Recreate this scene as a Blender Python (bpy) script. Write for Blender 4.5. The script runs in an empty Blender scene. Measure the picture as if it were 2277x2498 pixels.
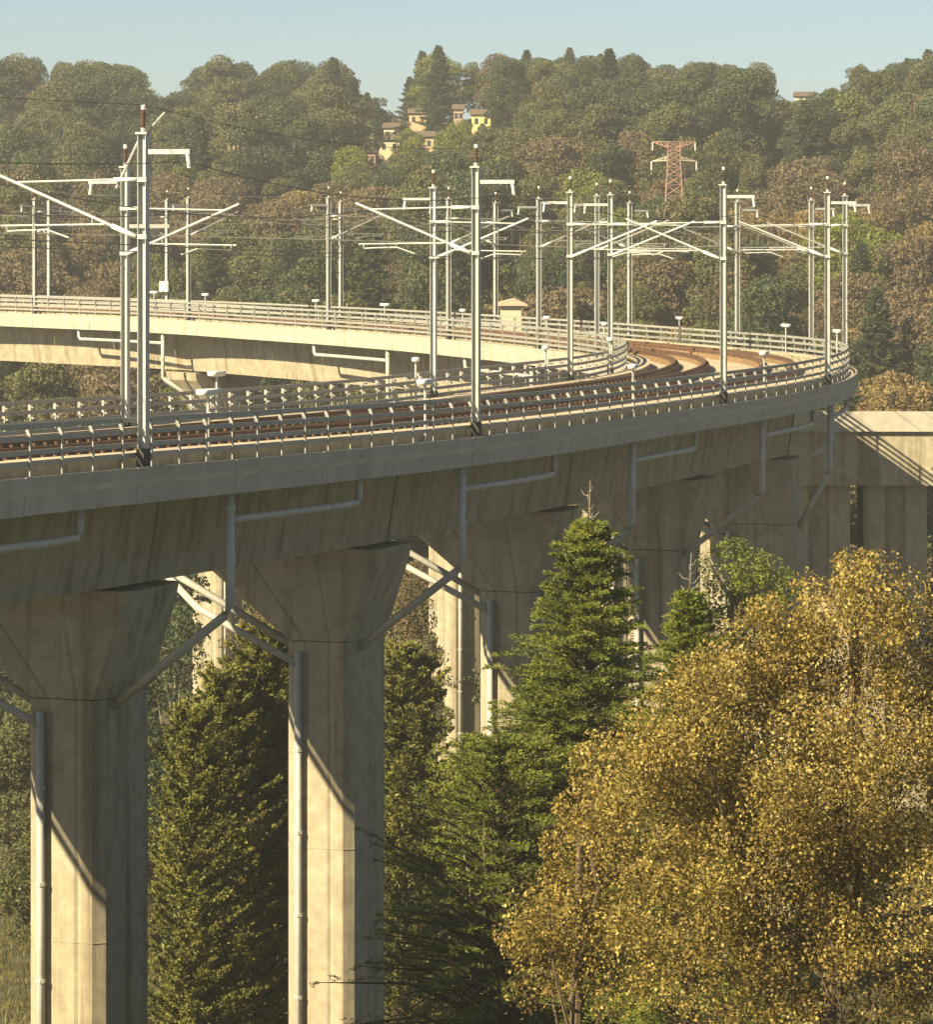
import bpy, math, random
import numpy as np
from mathutils import Vector, Matrix
R = math.radians
rng = np.random.default_rng(7)
random.seed(7)
scene = bpy.context.scene
COL = scene.collection

# ------------------------------------------------------------------ camera
CAMZ = 24.0
F = 9000.0; UC = 1138.5; VH = 530.0          # focal length and horizon in photo pixels
cam = bpy.data.cameras.new('camera')
cam.sensor_fit = 'HORIZONTAL'; cam.sensor_width = 36
cam.lens = F / 2277 * 36
cam.shift_y = -(1249 - VH) / 2277
cam.clip_start = 1; cam.clip_end = 6000
co = bpy.data.objects.new('camera', cam); COL.objects.link(co)
co.location = (0, 0, CAMZ); co.rotation_euler = (R(90), 0, 0)
scene.camera = co

# ------------------------------------------------------------------ light
SUN_EL = R(33.0)
SH = np.array([-.72, -.694]); SH /= np.linalg.norm(SH)   # horizontal direction towards the sun
world = bpy.data.worlds.new('World'); scene.world = world; world.use_nodes = True
nt = world.node_tree; nt.nodes.clear()
wo = nt.nodes.new('ShaderNodeOutputWorld'); bg = nt.nodes.new('ShaderNodeBackground')
sky = nt.nodes.new('ShaderNodeTexSky'); sky.sky_type = 'NISHITA'; sky.sun_disc = False
sky.sun_elevation = SUN_EL; sky.sun_rotation = math.atan2(SH[0], SH[1])
sky.air_density = .62; sky.dust_density = .25; sky.ozone_density = 2.0
nt.links.new(sky.outputs[0], bg.inputs[0]); bg.inputs[1].default_value = 0.05
nt.links.new(bg.outputs[0], wo.inputs[0])
sl = bpy.data.lights.new('sun', 'SUN'); sl.energy = 5.0; sl.angle = R(0.5); sl.color = (1.0, 0.86, 0.63)
so = bpy.data.objects.new('sun', sl); COL.objects.link(so); so.location = (-60, -60, 90)
sd = Vector((SH[0]*math.cos(SUN_EL), SH[1]*math.cos(SUN_EL), math.sin(SUN_EL)))
so.rotation_euler = sd.to_track_quat('Z', 'Y').to_euler()
vs = scene.view_settings
vs.view_transform = 'Standard'; vs.look = 'None'; vs.gamma = 1; vs.exposure = 1.25
try:
    vs.use_white_balance = True; vs.white_balance_temperature = 7300; vs.white_balance_tint = 4
except Exception:
    pass
scene.cycles.max_bounces = 6; scene.cycles.transparent_max_bounces = 4
scene.cycles.volume_bounces = 0

# ------------------------------------------------------------------ helpers
def tag(o, label=None, cat=None, group=None, kind=None):
    if label: o['label'] = label
    if cat: o['category'] = cat
    if group: o['group'] = group
    if kind: o['kind'] = kind
    return o

def empty(name, loc=(0, 0, 0)):
    o = bpy.data.objects.new(name, None); COL.objects.link(o); o.location = loc
    o.empty_display_size = .3
    return o

class MB:
    def __init__(s): s.v = []; s.f = []
    def box(s, o, ax, ay, az, x, y, z):
        """box spanning x=(x0,x1) along ax, y along ay, z along az from origin o"""
        o = Vector(o); ax = Vector(ax); ay = Vector(ay); az = Vector(az); b = len(s.v)
        for k in z:
            for (i, j) in ((x[0], y[0]), (x[1], y[0]), (x[1], y[1]), (x[0], y[1])):
                s.v.append(o + ax*i + ay*j + az*k)
        for q in ((3, 2, 1, 0), (4, 5, 6, 7), (0, 1, 5, 4), (1, 2, 6, 5), (2, 3, 7, 6), (3, 0, 4, 7)):
            s.f.append(tuple(b+i for i in q))
        return s
    def tube(s, pts, r, n=8, r1=None):
        pts = [Vector(p) for p in pts]; b = len(s.v); m = len(pts)
        for i, p in enumerate(pts):
            t = (pts[min(i+1, m-1)] - pts[max(i-1, 0)]).normalized()
            up = Vector((0, 0, 1)) if abs(t.z) < .95 else Vector((1, 0, 0))
            a = t.cross(up).normalized(); c = a.cross(t)
            rr = r if r1 is None else r + (r1-r)*i/(m-1)
            for k in range(n):
                w = 2*math.pi*k/n; s.v.append(p + (a*math.cos(w) + c*math.sin(w))*rr)
        for i in range(m-1):
            for k in range(n):
                k2 = (k+1) % n
                s.f.append((b+i*n+k, b+i*n+k2, b+(i+1)*n+k2, b+(i+1)*n+k))
        s.f.append(tuple(b+k for k in range(n))[::-1]); s.f.append(tuple(b+(m-1)*n+k for k in range(n)))
        return s
    def loft(s, rings):
        """closed rings of equal length joined in order, capped"""
        b = len(s.v); n = len(rings[0])
        for r_ in rings: s.v += [Vector(p) for p in r_]
        for i in range(len(rings)-1):
            for k in range(n):
                k2 = (k+1) % n
                s.f.append((b+i*n+k, b+i*n+k2, b+(i+1)*n+k2, b+(i+1)*n+k))
        s.f.append(tuple(b+k for k in range(n))[::-1]); s.f.append(tuple(b+(len(rings)-1)*n+k for k in range(n)))
        return s
    def mesh(s, name, mat, smooth=False):
        me = bpy.data.meshes.new(name); me.from_pydata([tuple(v) for v in s.v], [], s.f)
        me.materials.append(mat)
        if smooth: me.shade_smooth()
        me.update(); return me
    def build(s, name, mat, parent=None, smooth=False):
        o = bpy.data.objects.new(name, s.mesh(name, mat, smooth)); COL.objects.link(o)
        if parent is not None: attach(o, parent)
        return o

def attach(o, parent):
    o.parent = parent
    bpy_w = world_of(parent)
    o.matrix_parent_inverse = bpy_w.inverted()
def world_of(o):
    m = Matrix.LocRotScale(o.location, o.rotation_euler, o.scale)
    if o.parent is not None: m = world_of(o.parent) @ o.matrix_parent_inverse @ m
    return m

def link_obj(name, me, parent=None, M=None):
    o = bpy.data.objects.new(name, me); COL.objects.link(o)
    if parent is not None: o.parent = parent
    if M is not None: o.matrix_local = M
    return o

def P(u, v, Y):
    return Vector(((u-UC)*Y/F, Y, CAMZ-(v-VH)*Y/F))

# ------------------------------------------------------------------ materials
def mat(name, base, rough=.8, metal=0.0, noise=None, bump=0.0, streak=0.0, transl=0.0, ramp=None, island=False, spec=.3, scale=2.0, clump=.55):
    m = bpy.data.materials.new(name); m.use_nodes = True
    n = m.node_tree.nodes; L = m.node_tree.links; n.clear()
    out = n.new('ShaderNodeOutputMaterial'); b = n.new('ShaderNodeBsdfPrincipled')
    b.inputs['Roughness'].default_value = rough; b.inputs['Metallic'].default_value = metal
    b.inputs['Specular IOR Level'].default_value = spec
    b.inputs['Base Color'].default_value = (*base, 1)
    geo = n.new('ShaderNodeNewGeometry')
    col = None
    if ramp:
        cr = n.new('ShaderNodeValToRGB'); els = cr.color_ramp.elements
        while len(els) < len(ramp): els.new(.5)
        for e, (p, c) in zip(els, ramp): e.position = p; e.color = (*c, 1)
        if island:
            nz = n.new('ShaderNodeTexNoise'); nz.inputs['Scale'].default_value = .55; nz.inputs['Detail'].default_value = 3
            L.new(geo.outputs['Position'], nz.inputs['Vector'])
            q1 = n.new('ShaderNodeMapRange'); q1.inputs[1].default_value = .32; q1.inputs[2].default_value = .68; L.new(nz.outputs['Fac'], q1.inputs[0])
            q2 = n.new('ShaderNodeMix'); q2.inputs[0].default_value = clump; L.new(geo.outputs['Random Per Island'], q2.inputs[2]); L.new(q1.outputs[0], q2.inputs[3])
            L.new(q2.outputs[0], cr.inputs[0])
        else:
            nz = n.new('ShaderNodeTexNoise'); nz.inputs['Scale'].default_value = scale; nz.inputs['Detail'].default_value = 4
            L.new(geo.outputs['Position'], nz.inputs['Vector']); L.new(nz.outputs['Fac'], cr.inputs[0])
        col = cr.outputs[0]
    elif noise:
        nz = n.new('ShaderNodeTexNoise'); nz.inputs['Scale'].default_value = scale; nz.inputs['Detail'].default_value = 6
        nz.inputs['Roughness'].default_value = .65
        L.new(geo.outputs['Position'], nz.inputs['Vector'])
        mx = n.new('ShaderNodeMix'); mx.data_type = 'RGBA'
        mx.inputs[6].default_value = (*[c*(1-noise) for c in base], 1); mx.inputs[7].default_value = (*[min(1, c*(1+noise)) for c in base], 1)
        mr = n.new('ShaderNodeMapRange'); mr.inputs[1].default_value = .3; mr.inputs[2].default_value = .7
        L.new(nz.outputs['Fac'], mr.inputs[0]); L.new(mr.outputs[0], mx.inputs[0]); col = mx.outputs[2]
    if streak and col is not None:
        mp = n.new('ShaderNodeMapping'); mp.inputs['Scale'].default_value = (1.5, 1.5, .07)
        L.new(geo.outputs['Position'], mp.inputs['Vector'])
        n2 = n.new('ShaderNodeTexNoise'); n2.inputs['Scale'].default_value = 1.0; n2.inputs['Detail'].default_value = 8; n2.inputs['Roughness'].default_value = .62
        L.new(mp.outputs[0], n2.inputs['Vector'])
        mr2 = n.new('ShaderNodeMapRange'); mr2.inputs[1].default_value = .49; mr2.inputs[2].default_value = .72; mr2.inputs[4].default_value = streak
        L.new(n2.outputs['Fac'], mr2.inputs[0])
        m2 = n.new('ShaderNodeMix'); m2.data_type = 'RGBA'; m2.inputs[7].default_value = (base[0]*.36, base[1]*.31, base[2]*.24, 1)
        L.new(mr2.outputs[0], m2.inputs[0]); L.new(col, m2.inputs[6]); col = m2.outputs[2]
    if col is not None: L.new(col, b.inputs['Base Color'])
    if bump:
        bn = n.new('ShaderNodeTexNoise'); bn.inputs['Scale'].default_value = 14; bn.inputs['Detail'].default_value = 5
        L.new(geo.outputs['Position'], bn.inputs['Vector'])
        bp = n.new('ShaderNodeBump'); bp.inputs['Strength'].default_value = bump; bp.inputs['Distance'].default_value = .02
        L.new(bn.outputs['Fac'], bp.inputs['Height']); L.new(bp.outputs[0], b.inputs['Normal'])
    if transl:
        tr = n.new('ShaderNodeBsdfTranslucent'); ms = n.new('ShaderNodeMixShader'); ms.inputs[0].default_value = transl
        tr.inputs[0].default_value = (*base, 1)
        if col is not None: L.new(col, tr.inputs[0])
        L.new(b.outputs[0], ms.inputs[1]); L.new(tr.outputs[0], ms.inputs[2]); L.new(ms.outputs[0], out.inputs[0])
    else: L.new(b.outputs[0], out.inputs[0])
    return m

CONC = mat('concrete', (.37, .325, .235), .9, noise=.22, streak=.8, bump=.3)
CONC2 = mat('fascia_concrete', (.43, .40, .33), .88, noise=.13, streak=.3, bump=.25, scale=1.2)
SLAB = mat('slab_concrete', (.50, .42, .30), .9, noise=.2, bump=.3, scale=1.0)
PLINTH = mat('rust_stained_plinth', (.23, .145, .08), .95, noise=.35, bump=.4, scale=3)
RAILM = mat('rusty_rail_steel', (.16, .095, .06), .6, metal=.3, noise=.25)
GALV = mat('galvanised_steel', (.44, .45, .43), .45, metal=.25, noise=.1, scale=6)
GALVF = mat('fence_steel', (.33, .33, .30), .55, metal=.2, noise=.15, scale=5)
FOOTSHADE = mat('foot_shade_colour', (.05, .05, .045), .9, noise=.3)  # near-black: the shade on the mast feet, painted as colour
INSUL = mat('brown_insulator', (.09, .045, .03), .4)
WHITEM = mat('white_plastic', (.75, .75, .70), .5)
PIPE = mat('grey_pipe', (.46, .45, .41), .6, noise=.15, streak=.3)
WIRE = mat('wire_metal', (.22, .20, .17), .5, metal=.5)
DARKGAP = mat('bearing_rubber', (.03, .03, .028), .9)
SOIL = mat('soil', (.085, .08, .04), 1, noise=.4, bump=.6, scale=.6)
HILLS = mat('hill_undergrowth', (.07, .065, .03), 1, noise=.5, bump=.6, scale=.25)
ASPH = mat('asphalt', (.07, .065, .06), .95, noise=.2)
BARK = mat('bark', (.12, .09, .06), .95, noise=.3, scale=5)
DBARK = mat('dark_bark', (.06, .045, .03), .95, noise=.3, scale=5)
PALEBARK = mat('pale_bark', (.33, .29, .22), .9, noise=.3, scale=5)
L_OLIVE = mat('olive_leaves', (.09, .095, .035), .6, transl=.25, island=True, ramp=[(0, (0.081, 0.088, 0.031)), (.5, (0.124, 0.130, 0.048)), (1, (0.195, 0.189, 0.072))])
L_DARK = mat('dark_green_leaves', (.05, .07, .03), .6, transl=.2, island=True, ramp=[(0, (0.039, 0.058, 0.026)), (.6, (0.072, 0.098, 0.039)), (1, (0.124, 0.143, 0.058))])
L_RUST = mat('rust_brown_leaves', (.15, .11, .06), .7, transl=.25, island=True, ramp=[(0, (.095, .075, .04)), (.5, (.165, .125, .068)), (1, (.25, .20, .105))])
L_TAN = mat('tan_leaves', (.2, .15, .06), .7, transl=.25, island=True, ramp=[(0, (0.156, 0.111, 0.046)), (.5, (0.247, 0.182, 0.072)), (1, (0.351, 0.273, 0.111))])
L_LIME = mat('yellow_green_leaves', (.14, .16, .03), .6, transl=.35, island=True, ramp=[(0, (0.111, 0.143, 0.026)), (.5, (0.182, 0.215, 0.039)), (1, (0.299, 0.312, 0.065))])
L_CYP = mat('cypress_fronds', (.06, .08, .02), .6, transl=.25, island=True, ramp=[(0, (.04, .06, .012)), (.4, (.12, .155, .025)), (1, (.32, .33, .06))])
L_PINE = mat('pine_tufts', (.08, .09, .025), .6, transl=.2, island=True, ramp=[(0, (.06, .072, .016)), (.5, (.155, .16, .035)), (1, (.30, .28, .07))])
L_ORANGE = mat('autumn_leaves', (.3, .18, .05), .5, transl=.35, island=True, clump=.3, ramp=[(0, (.05, .038, .014)), (.25, (.13, .105, .03)), (.45, (.25, .175, .05)), (.65, (.38, .28, .075)), (.85, (.52, .42, .12)), (1, (.66, .60, .27))])
L_ASP = mat('yellow_shrub_leaves', (.17, .14, .04), .6, transl=.3, island=True, ramp=[(0, (.08, .075, .02)), (.5, (.16, .135, .035)), (1, (.28, .22, .06))])

# ------------------------------------------------------------------ the curve of the viaduct
IC = [(191,1075,115),(500,1048,124),(800,1020,136),(1058,985,148),(1300,955,160),(1440,938,168.5),(1512,915,178),(1540,895,187),(1512,882,194),(1440,872,199.5),(1330,856,207),(1140,837,217),(1000,822,224),(800,808,233),(620,797,241),(400,780,250),(191,773,257)]
pts = [((u-UC)*Y/F, Y, -(v-VH)*Y/F) for u, v, Y in IC]
p0 = np.array(pts[0])
pre = [(p0[0]-.336*t, p0[1]-.942*t, p0[2]+t*.024) for t in (60, 45, 30, 15)]
e_ = np.array(pts[-1])-np.array(pts[-2]); e_ /= np.hypot(e_[0], e_[1])
q_ = np.array(pts[-1]); ang = math.atan2(e_[1], e_[0]); post_ = []
for k in range(6):
    ang += .09; q_ = q_+np.array([math.cos(ang)*12, math.sin(ang)*12, .1]); post_.append(tuple(q_))
PP = np.array(pre+pts+post_)
dd = np.r_[0, np.cumsum(np.hypot(*np.diff(PP[:, :2], axis=0).T))]
S = np.arange(0, dd[-1], .5)
C = np.stack([np.interp(S, dd, PP[:, i]) for i in range(3)], 1)
kk = np.exp(-.5*(np.arange(-36, 37)/12)**2); kk /= kk.sum()
Cp = np.pad(C, ((36, 36), (0, 0)), 'reflect', reflect_type='odd')
C = np.stack([np.convolve(Cp[:, i], kk, 'valid') for i in range(3)], 1)
T = np.gradient(C[:, :2], axis=0); T /= np.hypot(*T.T)[:, None]
for i in range(2):
    T[:, i] = np.convolve(np.pad(T[:, i], 8, 'edge'), np.ones(17)/17, 'valid')
T /= np.hypot(*T.T)[:, None]
N = np.stack([T[:, 1], -T[:, 0]], 1)
WD = 11.2
ZO = np.interp(S, [0, 36.7, 48.7, 65.5, 77.9, 97.6, 116.9, 128, 153.7, 171.6, 200, 226.6, 290], [-5.4, -6.23, -6.60, -7.0, -7.24, -7.52, -7.62, -7.62, -7.84, -7.7, -7.45, -7.2, -6.8])
ZO = np.convolve(np.pad(ZO, 20, 'edge'), np.ones(41)/41, 'valid')
SMAX = S[-1]-1
def ev(s, d, h=0.0):
    x = np.interp(s, S, C[:, 0]); y = np.interp(s, S, C[:, 1]); nx = np.interp(s, S, N[:, 0]); ny = np.interp(s, S, N[:, 1])
    zi = np.interp(s, S, C[:, 2]); zo = np.interp(s, S, ZO)
    return Vector((x+nx*d, y+ny*d, CAMZ+zi+(zo-zi)*d/WD+h))
def fr(s):
    t = Vector((np.interp(s, S, T[:, 0]), np.interp(s, S, T[:, 1]), 0)).normalized()
    return t, Vector((t.y, -t.x, 0))
def s_at(u, d, leg):
    ss = np.arange(10, SMAX, .25); arr = np.array([UC+F*(q.x/q.y) for q in (ev(s, d) for s in ss)])
    m = arr.argmax(); sl_ = slice(0, m+1) if leg == 0 else slice(m, None)
    o = np.argsort(arr[sl_]); return float(np.interp(u, arr[sl_][o], ss[sl_][o]))
def uv(p): return UC+F*p.x/p.y, VH+F*(CAMZ-p.z)/p.y

def sweep(mb, prof, s0, s1, ds=1.0, cap=True):
    n = max(2, int(round((s1-s0)/ds))+1); b = len(mb.v); m = len(prof)
    for s in np.linspace(s0, s1, n):
        for d, h in prof: mb.v.append(ev(s, d, h))
    for i in range(n-1):
        for k in range(m):
            k2 = (k+1) % m
            mb.f.append((b+i*m+k, b+(i+1)*m+k, b+(i+1)*m+k2, b+i*m+k2))
    if cap:
        mb.f.append(tuple(b+k for k in range(m))); mb.f.append(tuple(b+(n-1)*m+k for k in range(m))[::-1])
    return mb
def rect(d0, d1, h0, h1): return [(d0, h0), (d1, h0), (d1, h1), (d0, h1)]

S0, S1 = 6.0, SMAX
DE = 11.62       # outer deck edge
via = empty('railway_viaduct', tuple(ev(60, 5.6, -17)))
tag(via, 'long curved concrete railway viaduct on tall flared piers, bending round to the right and back', 'viaduct')
sweep(MB(), [(.02, 0), (DE-.02, 0), (DE-.02, -.35), (8.8, -.62), (2.4, -.62), (.02, -.35)], S0, S1).build('deck_slab', SLAB, via)

def panels(name, d0, d1, h0, h1, seg, first=0.0, taper=0.0):
    s = S0+first
    while s < S1-1:
        e = min(s+seg, S1)
        mb = MB(); pr = [(d0, h0), (d1-taper, h0), (d1, h1), (d0, h1)] if taper >= 0 else [(d0-taper, h0), (d1, h0), (d1, h1), (d0, h1)]
        dh = random.uniform(-.006, .006)
        sweep(mb, [(a, b+dh) for a, b in pr], s+.02, e-.02, 1.0).build(name, CONC2, via)
        s = e
panels('fascia_panel', DE-.16, DE, -.80, .10, 6.2, 2.2, .06)
panels('fascia_panel', 0.0, .16, -.88, .10, 6.2, 3.0, -.06)
# cable troughs with separate lids
for (d0, d1, h) in ((.75, 1.35, .30), (10.2, 10.85, .36)):
    sweep(MB(), rect(d0, d1, .003, h), S0, S1).build('cable_trough', CONC, via)
    s = S0
    lid = []
    while s < S1-3:
        sweep(MB(), rect(d0-.03, d1+.03, h+.003, h+.06+random.uniform(-.006, .006)), s+.02, s+2.38, 1.2).build('trough_lid', SLAB, via); s += 2.4

# ------------------------------------------------------------------ piers and girders
inner_u = []
PIERS = []
SHAFT = 6.5
def pier_at(s, dc=5.6):
    t, n = fr(s); c = ev(s, dc); return s, c, t, n
ps = [s_at(219, 6.5, 0)]
ps = [ps[0]-37.4, ps[0]-18.7, ps[0], s_at(822, 6.5, 0), s_at(1269, 6.5, 0), s_at(1617, 6.5, 0), s_at(1838, 7.4, 0)]
print('piers near', [round(x, 1) for x in ps])
sf = [s_at(1110, 5.6, 1), s_at(530, 5.6, 1)]
print('piers far', sf, ev(sf[0], 5.6), ev(sf[1], 5.6))
gap = (sf[0]-ps[-1])/3
ps += [ps[-1]+gap, ps[-1]+2*gap] + sf + [sf[1]+(sf[1]-sf[0])*.98, sf[1]+(sf[1]-sf[0])*1.96]
ps = [p for p in ps if 2 < p < SMAX-1]

def ring(c, n, t, a, b, z, ch=.28, g=.0):
    """plan outline of a pier: half width a along n, half length b along t, chamfered corners, grooved faces"""
    gw = .10
    pts2 = [(-a+ch, -b), (-a*.36-gw, -b), (-a*.36, -b+g), (-a*.36+gw, -b), (a*.36-gw, -b), (a*.36, -b+g), (a*.36+gw, -b), (a-ch, -b), (a, -b+ch),
            (a, -gw), (a-g, 0), (a, gw), (a, b-ch), (a-ch, b), (-a+ch, b), (-a, b-ch), (-a, gw), (-a+g, 0), (-a, -gw), (-a, -b+ch)]
    return [Vector((c.x, c.y, 0)) + n*x + t*y + Vector((0, 0, z)) for x, y in pts2]

TERR = {}
def ground_z(x, y):
    z = -10.0
    if y < 138: z = 8-.237*(max(y, 40)-62)
    yy = y + .75*x - 20*math.sin(x*.02)
    a = min(1, max(0, (yy-248)/390)); a = a*a*(3-2*a)*.45+a*.55
    z += 45*a
    if yy > 640: z -= min(30, (yy-640)*.12)
    z += 3.2*math.sin(x*.075+.8)*math.sin(x*.031+2)*a+3.6*a-2.5*a*math.exp(-((x-50)/16)**2)
    z += .9*math.sin(x*.11+y*.05)*math.cos(y*.07-x*.03)*min(1, max(0, (yy-262)/60))
    return z

for i, s in enumerate(ps):
    wide = s == ps[6]; A_ = 2.0 if wide else 1.12
    s_, c, t, n = pier_at(s, 7.6 if wide else 6.5 if s < ps[6] else 5.6)
    off = 1.3 if wide else 1.1 if s < ps[6] else .2
    zd = c.z
    b_ = 1.62; gz = ground_z(c.x, c.y)-1
    pm = MB().loft([ring(c, n, t, A_, b_, gz, g=.05), ring(c, n, t, A_, b_, zd-6.38, g=.05)])
    p = pm.build('pier_shaft', CONC, via)
    cap = MB().loft([ring(c, n, t, A_+.03, b_+.03, zd-6.35, g=.05), ring(c-n*off, n, t, 3.05, b_+.03, zd-3.95, g=.05), ring(c-n*off, n, t, 3.15, b_+.03, zd-3.42, g=.05)])
    cap.build('pier_capital', CONC, p)
    for e1 in (-2.1, 2.1):
        for e2 in (-1.0, 1.0):
            MB().box(c-n*off, n, t, (0, 0, 1), (e1-.35, e1+.35), (e2-.35, e2+.35), (-3.419, -3.305)).build('bearing_pad', DARKGAP, p)
    # horizontal construction joint rings on the shaft (proud fins left by the formwork)
    if s > 25:
        for zz in (zd-9.9, zd-12.9):
            MB().loft([ring(c, n, t, A_+.012, b_+.012, zz, g=.04), ring(c, n, t, A_+.012, b_+.012, zz+.025, g=.04)]).build('formwork_fin', CONC, p)
    # drain pipes, outer and inner side
    def pl(d, h, k=0.0): 
        q = ev(s, d, h) + t*k; return q
    for side in (1, -1):
        de = 11.05 if side > 0 else .35
        dp = (c-ev(s, 0)).dot(n)+side*A_
        k = -.9
        a = pl(de, -.5, k); b2 = pl(de, -3.85, k); e2 = pl(dp+side*.0, -6.6, k)
        bend = pl(de+(dp-de)*.05, -4.1, k)
        pp = MB().tube([a, b2, bend, e2], .125, 8).build('drain_pipe', PIPE, via, True)
        for hh in (-1.2, -2.6):
            qq = pl(de, hh, k); MB().tube([qq-Vector((0, 0, .06)), qq+Vector((0, 0, .06))], .155, 8).build('pipe_coupling', PIPE, pp)
        # branch running along the girder web
        q1 = [ev(s+x, de, -1.55) for x in np.linspace(-.9, 8.4, 8)]
        q1.append(ev(s+8.55, de, -1.4)); q1.append(ev(s+8.6, de, -.45))
        MB().tube(q1, .11, 8).build('branch_pipe', PIPE, via, True)
    # downpipe on the left of the face turned to the camera
    kx = -A_*.55
    base = Vector((c.x, c.y, 0))+n*kx-t*(b_+.16)
    dpz = [base+Vector((0, 0, zd-6.7)), base+Vector((0, 0, gz+.5))]
    dpo = MB().tube(dpz, .12, 8).build('downpipe', PIPE, via, True)
    MB().tube([ev(s, .35, -3.9)-t*.9, ev(s, 2.4, -5.4)-t*1.75, dpz[0]+Vector((0, 0, -.4))], .12, 8).build('drain_elbow', PIPE, dpo, True)
    for zz in np.arange(gz+3, zd-7.5, 2.6):
        MB().tube([base+Vector((0, 0, zz)), base+Vector((0, 0, zz+.1))], .15, 8).build('pipe_bracket', PIPE, dpo)

for i in range(len(ps)-1):
    sA, sB = ps[i], ps[i+1]
    cA = pier_at(sA, 5.6 if i != 6 else 6.4)[1]; cB = pier_at(sB, 5.6 if i+1 != 6 else 6.4)[1]
    ax = (cB-cA); Lg = ax.length; ax.normalize(); nn = Vector((ax.y, -ax.x, 0)).normalized()
    rings = []
    for w in (0.05, Lg-.05):
        o = cA+ax*w
        rings.append([o+nn*x+Vector((0, 0, z)) for x, z in ((-2.5, -3.3), (2.6, -3.3), (3.0, -.9), (3.0, -.64), (-2.9, -.64), (-2.9, -.9))])
    gd = MB().loft(rings).build('box_girder', CONC, via)
    for w in np.arange(3.1, Lg-2, 3.1):
        o = cA+ax*float(w); rr = []
        for q in (0, .03): rr.append([o+ax*q+nn*x+Vector((0, 0, z)) for x, z in ((-2.51, -3.31), (2.61, -3.31), (3.01, -.9), (3.01, -.7), (-2.91, -.7), (-2.91, -.9))])
        MB().loft(rr).build('form_joint', CONC, gd)
    # recessed diaphragm closing the gap between two girder ends
    MB().box(cA, ax, nn, (0, 0, 1), (-.045, .045), (-2.4, 2.4), (-3.1, -.7)).build('joint_seal', DARKGAP, via)

# ------------------------------------------------------------------ tracks
for tc, lab in ((3.35, 'inner railway track on the curved viaduct, beside the inside fence'), (7.75, 'outer railway track on the curved viaduct, beside the outside cable trough')):
    tr = empty('railway_track', tuple(ev(60, tc))); tag(tr, lab, 'railway track', 'tracks on the viaduct')
    for sgn in (-1, 1):
        r0 = tc+sgn*.755
        sweep(MB(), [(r0-.25, .004), (r0+.25, .004), (r0+.22, .28), (r0-.22, .28)], S0, S1).build('rail_plinth', PLINTH, tr)
        ra = sweep(MB(), [(r0-.07, .283), (r0+.07, .283), (r0+.015, .34), (r0+.036, .44), (r0+.036, .48), (r0-.036, .48), (r0-.036, .44), (r0-.015, .34)], S0, S1).build('rail', RAILM, tr)
        clips = MB()
        s = S0+.3
        while s < S1:
            t, n = fr(s)
            for q in (-1, 1):
                clips.box(ev(s, r0+q*.14, .284), n, t, (0, 0, 1), (-.06, .06), (-.07, .07), (0, .07))
            s += .7
        c_ = clips.build('rail_clips', RAILM, ra); c_['kind'] = 'stuff'
    # raised slab between the rails, one panel every 5 m
    s = S0
    while s < S1-5:
        sweep(MB(), [(tc-.48, .004), (tc+.48, .004), (tc+.46, .09), (tc-.46, .09)], s+.03, s+4.97, 1.2).build('slab_panel', SLAB, tr); s += 5

# ------------------------------------------------------------------ fences
def fence(d, inner, label):
    f = empty('guard_fence', tuple(ev(60, d, .1))); tag(f, label, 'fence', 'fences along both edges of the viaduct')
    for h in (1.27, .97, .64, .38):
        dd_ = d+(.05 if inner else -.05)
        sweep(MB(), [(dd_-.03, h-.062), (dd_+.03, h-.062), (dd_+.03, h+.062), (dd_-.03, h+.062)], S0, S1, .8).build('fence_rail', GALVF, f)
    q = -1 if not inner else 1
    mb = MB(); X = Vector((1, 0, 0)); Y_ = Vector((0, 1, 0)); Z = Vector((0, 0, 1))
    mb.box((0, 0, 0), X, Y_, Z, (-.016, .016), (-.04, .04), (.0, 1.30))
    mb.box((0, 0, 0), X, Y_, Z, (-.11, .11), (-.09, .09), (-.0, .03))
    if not inner:
        b = len(mb.v)
        for yy in (-.012, .012):
            mb.v += [Vector((q*.019, yy, 1.22)), Vector((q*.13, yy, 1.16)), Vector((q*.019, yy, .86))]
        mb.f += [(b, b+2, b+1), (b+3, b+4, b+5), (b, b+1, b+4, b+3), (b+1, b+2, b+5, b+4), (b+2, b, b+3, b+5)]
        
    else:
        for hz in (1.13, .80):
            mb.box((0, 0, hz), X, Y_, Z, (.019, .19), (-.02, .02), (-.03, .03))
        mb.box((0, 0, 1.02), X, Y_, Z, (-.08, -.019), (-.03, .03), (-.2, .2))
    me = mb.mesh('fence_post', GALVF)
    s = S0+.6
    while s < S1-.5:
        t, n = fr(s); o = bpy.data.objects.new('fence_post', me); COL.objects.link(o)
        M = Matrix(((n.x, t.x, 0, 0), (n.y, t.y, 0, 0), (0, 0, 1, 0), (0, 0, 0, 1))); M.translation = ev(s, d, 0.0)
        o.parent = f; o.matrix_parent_inverse = Matrix.Translation(-f.location); o.matrix_local = Matrix.Identity(4)
        o.matrix_basis = M
        s += 1.72
    return f
fence(11.18, False, 'steel guard fence with triangular post brackets along the outside edge of the curve')
fence(.10, True, 'steel guard fence along the inside edge, bending sharply at its right end')

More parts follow.
